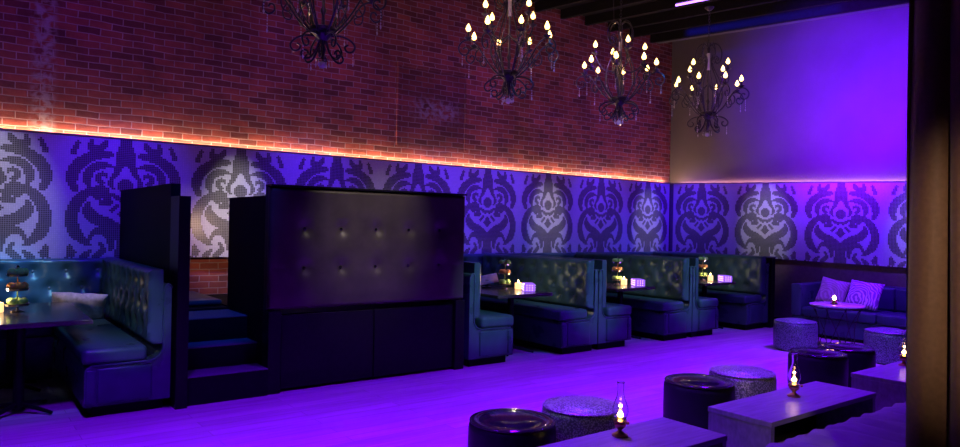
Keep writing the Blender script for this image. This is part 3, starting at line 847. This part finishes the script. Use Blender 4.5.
# ------------------------------------------------------------------ chandeliers
def pol(r, a, z): return (r*math.cos(a), r*math.sin(a), z)
def candle_set(parent, r, a, z):
    """cup, candle sleeve and lit bulb standing on the end of an arm"""
    c = (r*math.cos(a), r*math.sin(a), z)
    cup = obj('candle_cup', lathe(bmesh.new(), [(.008, -.02), (.02, -.012), (.045, .006), (.05, .014), (.015, .01)], 12, c), M['iron'], parent, smooth=True)
    obj('candle_sleeve', lathe(bmesh.new(), [(.013, .011), (.013, .075), (.009, .08)], 8, c), M['iron'], parent, smooth=True, auto=50)
    obj('flame_bulb', lathe(bmesh.new(), [(.010, .081), (.027, .096), (.031, .114), (.021, .142), (.007, .166), (0, .18)], 8, c), M['bulb'], parent, smooth=True)
def crystals(parent, p, n=5, s=.011):
    bm = bmesh.new(); x, y, z = p
    for k in range(n): octa(bm, (x, y, z-.028*k-.015), s*.6, .012)
    octa(bm, (x, y, z-.028*n-.022), s, .026)
    obj('crystal_drop', bm, M['crystal'], parent)
IR = .0105
def make_chandelier(label, loc, rz, top):
    t = thing('chandelier', label, 'chandelier', loc, rz, 'wrought iron chandeliers')
    obj('stem', lathe(bmesh.new(), [(.012, .10), (.02, .14), (.035, .18), (.02, .22), (.05, .27), (.085, .31), (.09, .33), (.06, .35), (.02, .38), (.014, .5), (.03, .54), (.014, .58), (.014, 1.0), (.02, 1.02), (.02, 1.3), (.03, 1.34), (.012, 1.4)], 12), M['iron'], t, smooth=True, auto=60)
    obj('crystal_column', lathe(bmesh.new(), [(.024, 1.02), (.024, 1.28)], 10), M['marble'], t)
    obj('collar', lathe(bmesh.new(), [(.10, .335), (.13, .345), (.13, .375), (.10, .385), (.09, .36)], 16), M['iron'], t, smooth=True, auto=40)
    for k in range(8):
        a = 2*PI*k/8
        pts = [(.05, .30), (.11, .33), (.21, .42), (.31, .55), (.38, .655), (.46, .705), (.54, .695), (.595, .635), (.59, .565), (.535, .53), (.485, .56), (.49, .61), (.53, .62), (.545, .595)]
        arm = obj('arm', tube(bmesh.new(), smoothpath([pol(r, a, z) for r, z in pts], 3), IR, 5), M['iron'], t, smooth=True)
        # second small scroll under the arm
        pts = [(.36, .62), (.40, .56), (.385, .49), (.33, .47), (.31, .51), (.335, .535)]
        obj('scroll', tube(bmesh.new(), smoothpath([pol(r, a, z) for r, z in pts], 3), IR*.75, 5), M['iron'], arm, smooth=True)
        candle_set(arm, .49, a, .725)
        crystals(arm, pol(.555, a, .535), 5 if k % 2 else 3)
    for k in range(6):
        a = 2*PI*k/6
        pts = [(.04, .30), (.15, .31), (.24, .28), (.295, .22), (.27, .165), (.22, .17), (.205, .21), (.235, .23)]
        o = obj('lower_scroll', tube(bmesh.new(), smoothpath([pol(r, a, z) for r, z in pts], 3), IR, 5), M['iron'], t, smooth=True)
        pts = [(.03, .28), (.06, .18), (.11, .10), (.17, .075), (.205, .11), (.185, .15), (.145, .145), (.14, .12)]
        obj('curl', tube(bmesh.new(), smoothpath([pol(r, a+.5, z) for r, z in pts], 3), IR, 5), M['iron'], o, smooth=True)
        if k % 2: crystals(o, pol(.28, a, .16), 3)
    for k in range(6):
        a = 2*PI*k/6+.2
        pts = [(.08, .35), (.16, .45), (.215, .60), (.20, .78), (.13, .95), (.07, 1.08), (.06, 1.18), (.11, 1.24), (.15, 1.20), (.13, 1.16)]
        obj('lyre_bar', tube(bmesh.new(), smoothpath([pol(r, a, z) for r, z in pts], 3), IR*.85, 5), M['iron'], t, smooth=True)
    for k in range(4):
        a = 2*PI*k/4+PI/8
        pts = [(.015, .80), (.09, .74), (.18, .74), (.27, .80), (.33, .90), (.35, .965)]
        arm = obj('upper_arm', tube(bmesh.new(), smoothpath([pol(r, a, z) for r, z in pts], 3), IR, 5), M['iron'], t, smooth=True)
        pts = [(.27, .80), (.33, .78), (.37, .82), (.35, .87), (.31, .85)]
        obj('scroll', tube(bmesh.new(), smoothpath([pol(r, a, z) for r, z in pts], 3), IR*.75, 5), M['iron'], arm, smooth=True)
        candle_set(arm, .35, a, .975)
        crystals(arm, pol(.18, a, .73), 6)
    for k in range(6):
        a = 2*PI*k/6
        pts = [(.01, 1.38), (.07, 1.43), (.15, 1.39), (.19, 1.28), (.175, 1.16), (.12, 1.12), (.095, 1.17), (.125, 1.20)]
        obj('crown_bow', tube(bmesh.new(), smoothpath([pol(r, a, z) for r, z in pts], 3), IR*.85, 5), M['iron'], t, smooth=True)
    # crystal ball on its short hanger
    bm = bmesh.new(); bmesh.ops.create_icosphere(bm, subdivisions=2, radius=.036); xform(bm, Matrix.Translation((0, 0, .036)))
    obj('crystal_ball', bm, M['crystal'], t)
    bm = bmesh.new(); tube(bm, [(0, 0, .07), (0, 0, .11)], .005, 5)
    ring = [(.06*math.cos(2*PI*k/16), .06*math.sin(2*PI*k/16), .085) for k in range(17)]; tube(bm, ring, .004, 5)
    h = obj('hanger', bm, M['iron'], t)
    for k in range(6): crystals(h, pol(.06, 2*PI*k/6, .085), 1, .009)
    # chain to the ceiling
    bm = bmesh.new(); z = 1.40; k = 0
    while z < top-.08:
        pts = []
        for q in range(9):
            a = 2*PI*q/8
            u = .014*math.cos(a); w = .028*math.sin(a)+.028
            pts.append((u, 0, z+w) if k % 2 else (0, u, z+w))
        tube(bm, pts, .004, 4); z += .044; k += 1
    obj('chain', bm, M['iron'], t)
    obj('ceiling_rose', lathe(bmesh.new(), [(.0, top-.06), (.03, top-.05), (.07, top-.012), (.07, top)], 16), M['iron'], t, smooth=True, auto=50)
    return t
ZB = 3.02
pos = [(-6.06, 2.74), (-6.31, 5.18), (-6.54, 7.35), (-6.44, 9.24)]
labs = ['wrought iron chandelier nearest the left, cut by the top of the picture', 'second chandelier from the left, above the gap after the tall panel',
        'third and most brightly lit chandelier from the left, before the brick corner', 'rightmost chandelier, in front of the violet plaster wall']
warm = (1.0, 0.55, 0.2)
def pt(name, loc, e, c, r=.01):
    d = bpy.data.lights.new(name, 'POINT'); d.energy = e; d.color = c; d.shadow_soft_size = r
    o = bpy.data.objects.new(name, d); C.objects.link(o); o.location = loc; return o
ch0 = None
CH_E = [2.0, 4.2, 5.6, 0.8]
for i, (x, y) in enumerate(pos):
    view = math.atan2(-y, -x)      # direction from the lamp towards the camera
    ph = [PI/8, PI/8-.13, -.1, PI/8+.12][i]
    top = ceil_z(x)-ZB-.162
    if ch0 is None:
        ch0 = make_chandelier(labs[i], (x, y, ZB), view+ph, top)
    else: dup(ch0, (x, y, ZB), rz=view+ph, label=labs[i])
    for k in range(4):
        a = view+ph+PI/4+k*PI/2
        pt('chandelier_glow', (x+.49*math.cos(a), y+.49*math.sin(a), ZB+.90), CH_E[i], warm)
# slack cable beside the third chandelier
o = obj('hanging_cable', tube(bmesh.new(), smoothpath([(-6.75, 7.45, ZB+1.42), (-6.74, 7.42, ZB+1.75), (-6.68, 7.36, ceil_z(-6.6)-.165)], 5), .006, 5), M['iron'])
tag(o, 'thin slanting cable above the third chandelier', 'cable')
# violet tube on the ceiling
zc = ceil_z(-6.9)
t = thing('tube_light', 'short violet fluorescent tube under the black ceiling', 'light', (-6.75, 8.83, 5.03))
bm = tube(bmesh.new(), [(0, 0, 0), (.95, 0, -.066)], .018, 10); obj('tube', bm, M['tube'], t, smooth=True, auto=40)
obj('batten', hexa(bmesh.new(), [(0, -.03, .025), (.95, -.03, -.041), (.95, .03, -.041), (0, .03, .025)], [(0, -.03, .16), (.95, -.03, .09), (.95, .03, .09), (0, .03, .16)]), M['black'], t)

# ------------------------------------------------------------------ lights
def area(name, loc, target, size, e, c, spread=180):
    d = bpy.data.lights.new(name, 'AREA'); d.energy = e; d.color = c; d.size = size; d.spread = math.radians(spread)
    o = bpy.data.objects.new(name, d); C.objects.link(o); o.location = loc
    o.rotation_euler = (Vector(target)-Vector(loc)).to_track_quat('-Z', 'Y').to_euler(); return o
def spot(name, loc, target, ang, e, c, blend=.6, r=.04):
    d = bpy.data.lights.new(name, 'SPOT'); d.energy = e; d.color = c; d.spot_size = math.radians(ang); d.spot_blend = blend; d.shadow_soft_size = r
    o = bpy.data.objects.new(name, d); C.objects.link(o); o.location = loc
    o.rotation_euler = (Vector(target)-Vector(loc)).to_track_quat('-Z', 'Y').to_euler(); return o
VIO = (0.23, 0.0, 1.0); BLU = (0.05, 0.12, 1.0); MAG = (0.6, 0.02, 0.75)
# violet wash on the floor
for y in (0.5, 3.5, 6.5, 9.3):
    area('floor_wash', (-3.9, y, 4.7), (-4.1, y, 0), .5, 135, (0.15, 0.0, 1.0), 70)
# blue light over the booths
for y in (0.6, 5.7, 7.8, 9.9):
    spot('booth_blue', (-5.4, y, 4.4), (-7.8, y, .6), 46, 110, (0.0, 0.25, 1.0))
spot('booth_blue', (-6.0, .5, 3.2), (-8.6, .45, .82), 20, 420, (0.0, 0.3, 1.0), .9)
spot('step_blue', (-4.6, 2.0, 4.6), (-7.3, 2.02, .5), 19, 420, (0.0, 0.06, 1.0))
# added warm spot, unseen behind the side wall, to brighten the entry brick
spot('entry_brick_fill', (-7.25, 2.75, 1.55), (-8.87, 2.38, .95), 80, 32, (1.0, .62, .4), .9)
# wash on the mosaic
for y in (1.5, 3.8, 5.9, 7.1, 9.3, 11.0):
    spot('mosaic_wash', (-7.1, y, 3.7), (-8.75, y, 1.6), 54, 290, (0.05, 0.0, 1.0), 1.0)
for x in (-8.1, -5.4, -4.6):
    spot('mosaic_wash', (x, 9.8, 3.6), (x, 11.37, 1.6), 54, 240, (0.055, 0.0, 1.0), 1.0)
# white picture spots on some of the motifs
for y, e in ((.25, 300), (2.85, 480), (8.1, 280), (10.7, 230), (4.9, 60)):
    spot('picture_spot', (-6.9, y, 4.3), (-8.75, y, 1.72), 30 if y < 1 else 19, e, (.82, .82, 1.0) if y < 1 else (1.0, .92, .9), 1.0)
spot('picture_spot', (-6.72, 9.6, 4.0), (-6.72, 11.37, 1.75), 24, 220, (.9, .88, 1.0), 1.0)
spot('picture_spot', (-4.2, 9.6, 4.0), (-4.2, 11.37, 1.75), 24, 150, (.9, .88, 1.0), 1.0)
# violet wash on the plaster of the back wall
spot('wall_wash', (-5.0, 8.6, 3.8), (-5.3, 11.5, 3.75), 88, 3000, (0.13, 0.0, 1.0), 1.0)
spot('wall_wash', (-5.2, 9.6, 2.7), (-5.4, 11.5, 3.0), 72, 260, (0.36, 0.0, 1.0), 1.0)
d = bpy.data.lights.new('beam_wash', 'AREA'); d.shape = 'RECTANGLE'; d.size = 2.8; d.size_y = .03; d.energy = 7; d.color = (0.02, 0.02, 1.0); d.spread = math.radians(50)
o = bpy.data.objects.new('beam_wash', d); C.objects.link(o); o.location = (-6.6, 10.55, 5.12)
o.rotation_euler = (Matrix.Rotation(math.radians(4.1), 4, 'Y') @ Matrix.Rotation(math.radians(90), 4, 'X')).to_euler()
# magenta and violet on the brick
for y in (0.8, 3.8, 6.8, 9.8):
    spot('brick_wash', (-5.8, y, 4.3), (-8.87, y, 3.2), 75, 105, (0.24, 0.0, 1.0), 1.0)
# white key on the tufted panel and soft light on the benches
spot('panel_key', (-3.9, 3.6, 4.0), (-6.3, 3.42, 1.6), 27, 330, (1.0, .88, .88), 1.0)
spot('bench_key', (-3.4, .9, 2.9), (-6.6, 1.25, .62), 13, 190, (.7, .9, 1.0), .9)
spot('pillow_key', (-6.6, .7, 3.8), (-8.0, 1.1, .7), 16, 110, (1.0, .85, .95), .9)
spot('back_key', (-6.3, .75, 3.2), (-8.6, .9, .92), 11, 200, (.6, .85, 1.0), 1.0)
for y in (5.0, 6.75, 8.75):
    spot('bench_key', (-3.4, y-.3, 2.9), (-6.6, y, .64), 20, 250, (.45, .9, 1.0), .9)
    spot('back_key', (-5.2, y-.6, 3.2), (-7.1, y+1.75 if y < 8 else 10.6, .85), 20, 55, (.6, .95, 1.0), .9)
spot('ottoman_key', (-5.2, .8, 3.0), (-3.4, 3.7, .3), 24, 30, (.7, 1.0, .85), .9)
spot('ottoman_key', (-2.0, 6.0, 2.8), (-4.5, 9.2, .3), 30, 55, (.5, .95, 1.0), .9)
for x, y in ((-3.37, 3.47), (-3.42, 5.47), (-4.95, 9.17)):
    spot('ottoman_top_light', (x-.6, y+.8, 4.2), (x, y, .4), 8.5, 70, (.55, .65, 1.0), .8)
for x, y in pos:
    spot('chandelier_wash', (x+2.2, y-1.2, 4.6), (x, y, 3.7), 30, 45, (0.3, 0.03, 1.0), .9)
# warm light raking the curtain
spot('curtain_key', (.35, .6, 2.3), (-.80, 2.6, 1.5), 24, 260, (1.0, .66, .45), 1.0)
# candle light on the booth tables
for x, y in ((-7.35, .36), (-7.05, 6.02), (-6.90, 7.93), (-6.83, 9.96)):
    pt('candle_light', (x+.0, y, TZ+.15), 2.6, (1.0, .7, .4), .01)
# flames
for p in ((-2.75, 3.15), (-2.69, 4.98), (-2.75, 7.02)): pt('lamp_flame', (p[0], p[1], .56), 1.2, (1, .55, .2), .01)

# world: very faint violet ambience
w = bpy.data.worlds.new('club'); scene.world = w; w.use_nodes = True
w.node_tree.nodes['Background'].inputs[0].default_value = (0.1, 0.03, 0.4, 1); w.node_tree.nodes['Background'].inputs[1].default_value = 0.03

# ------------------------------------------------------------------ camera
F = 700.0; H0 = 225.3; ROLL = math.radians(1.1); YAW = math.atan(920/F); P = math.atan((H0-223.5)/F)
f0 = Vector((-math.sin(YAW), math.cos(YAW), 0)); r0 = Vector((math.cos(YAW), math.sin(YAW), 0)); u0 = Vector((0, 0, 1))
fw = f0*math.cos(P)+u0*math.sin(P); up = u0*math.cos(P)-f0*math.sin(P)
rt = r0*math.cos(ROLL)+up*math.sin(ROLL); up2 = up*math.cos(ROLL)-r0*math.sin(ROLL)
cd = bpy.data.cameras.new('camera'); cam = bpy.data.objects.new('camera', cd); C.objects.link(cam)
cd.sensor_width = 36; cd.lens = 36*F/960; cd.clip_start = .05
m = Matrix((rt, up2, -fw)).transposed().to_4x4(); m.translation = (0, 0, 1.6); cam.matrix_world = m
scene.camera = cam
scene.view_settings.view_transform = 'Standard'; scene.view_settings.look = 'None'
scene.view_settings.exposure = 0.0; scene.view_settings.gamma = 1.0; scene.view_settings.use_curve_mapping = False
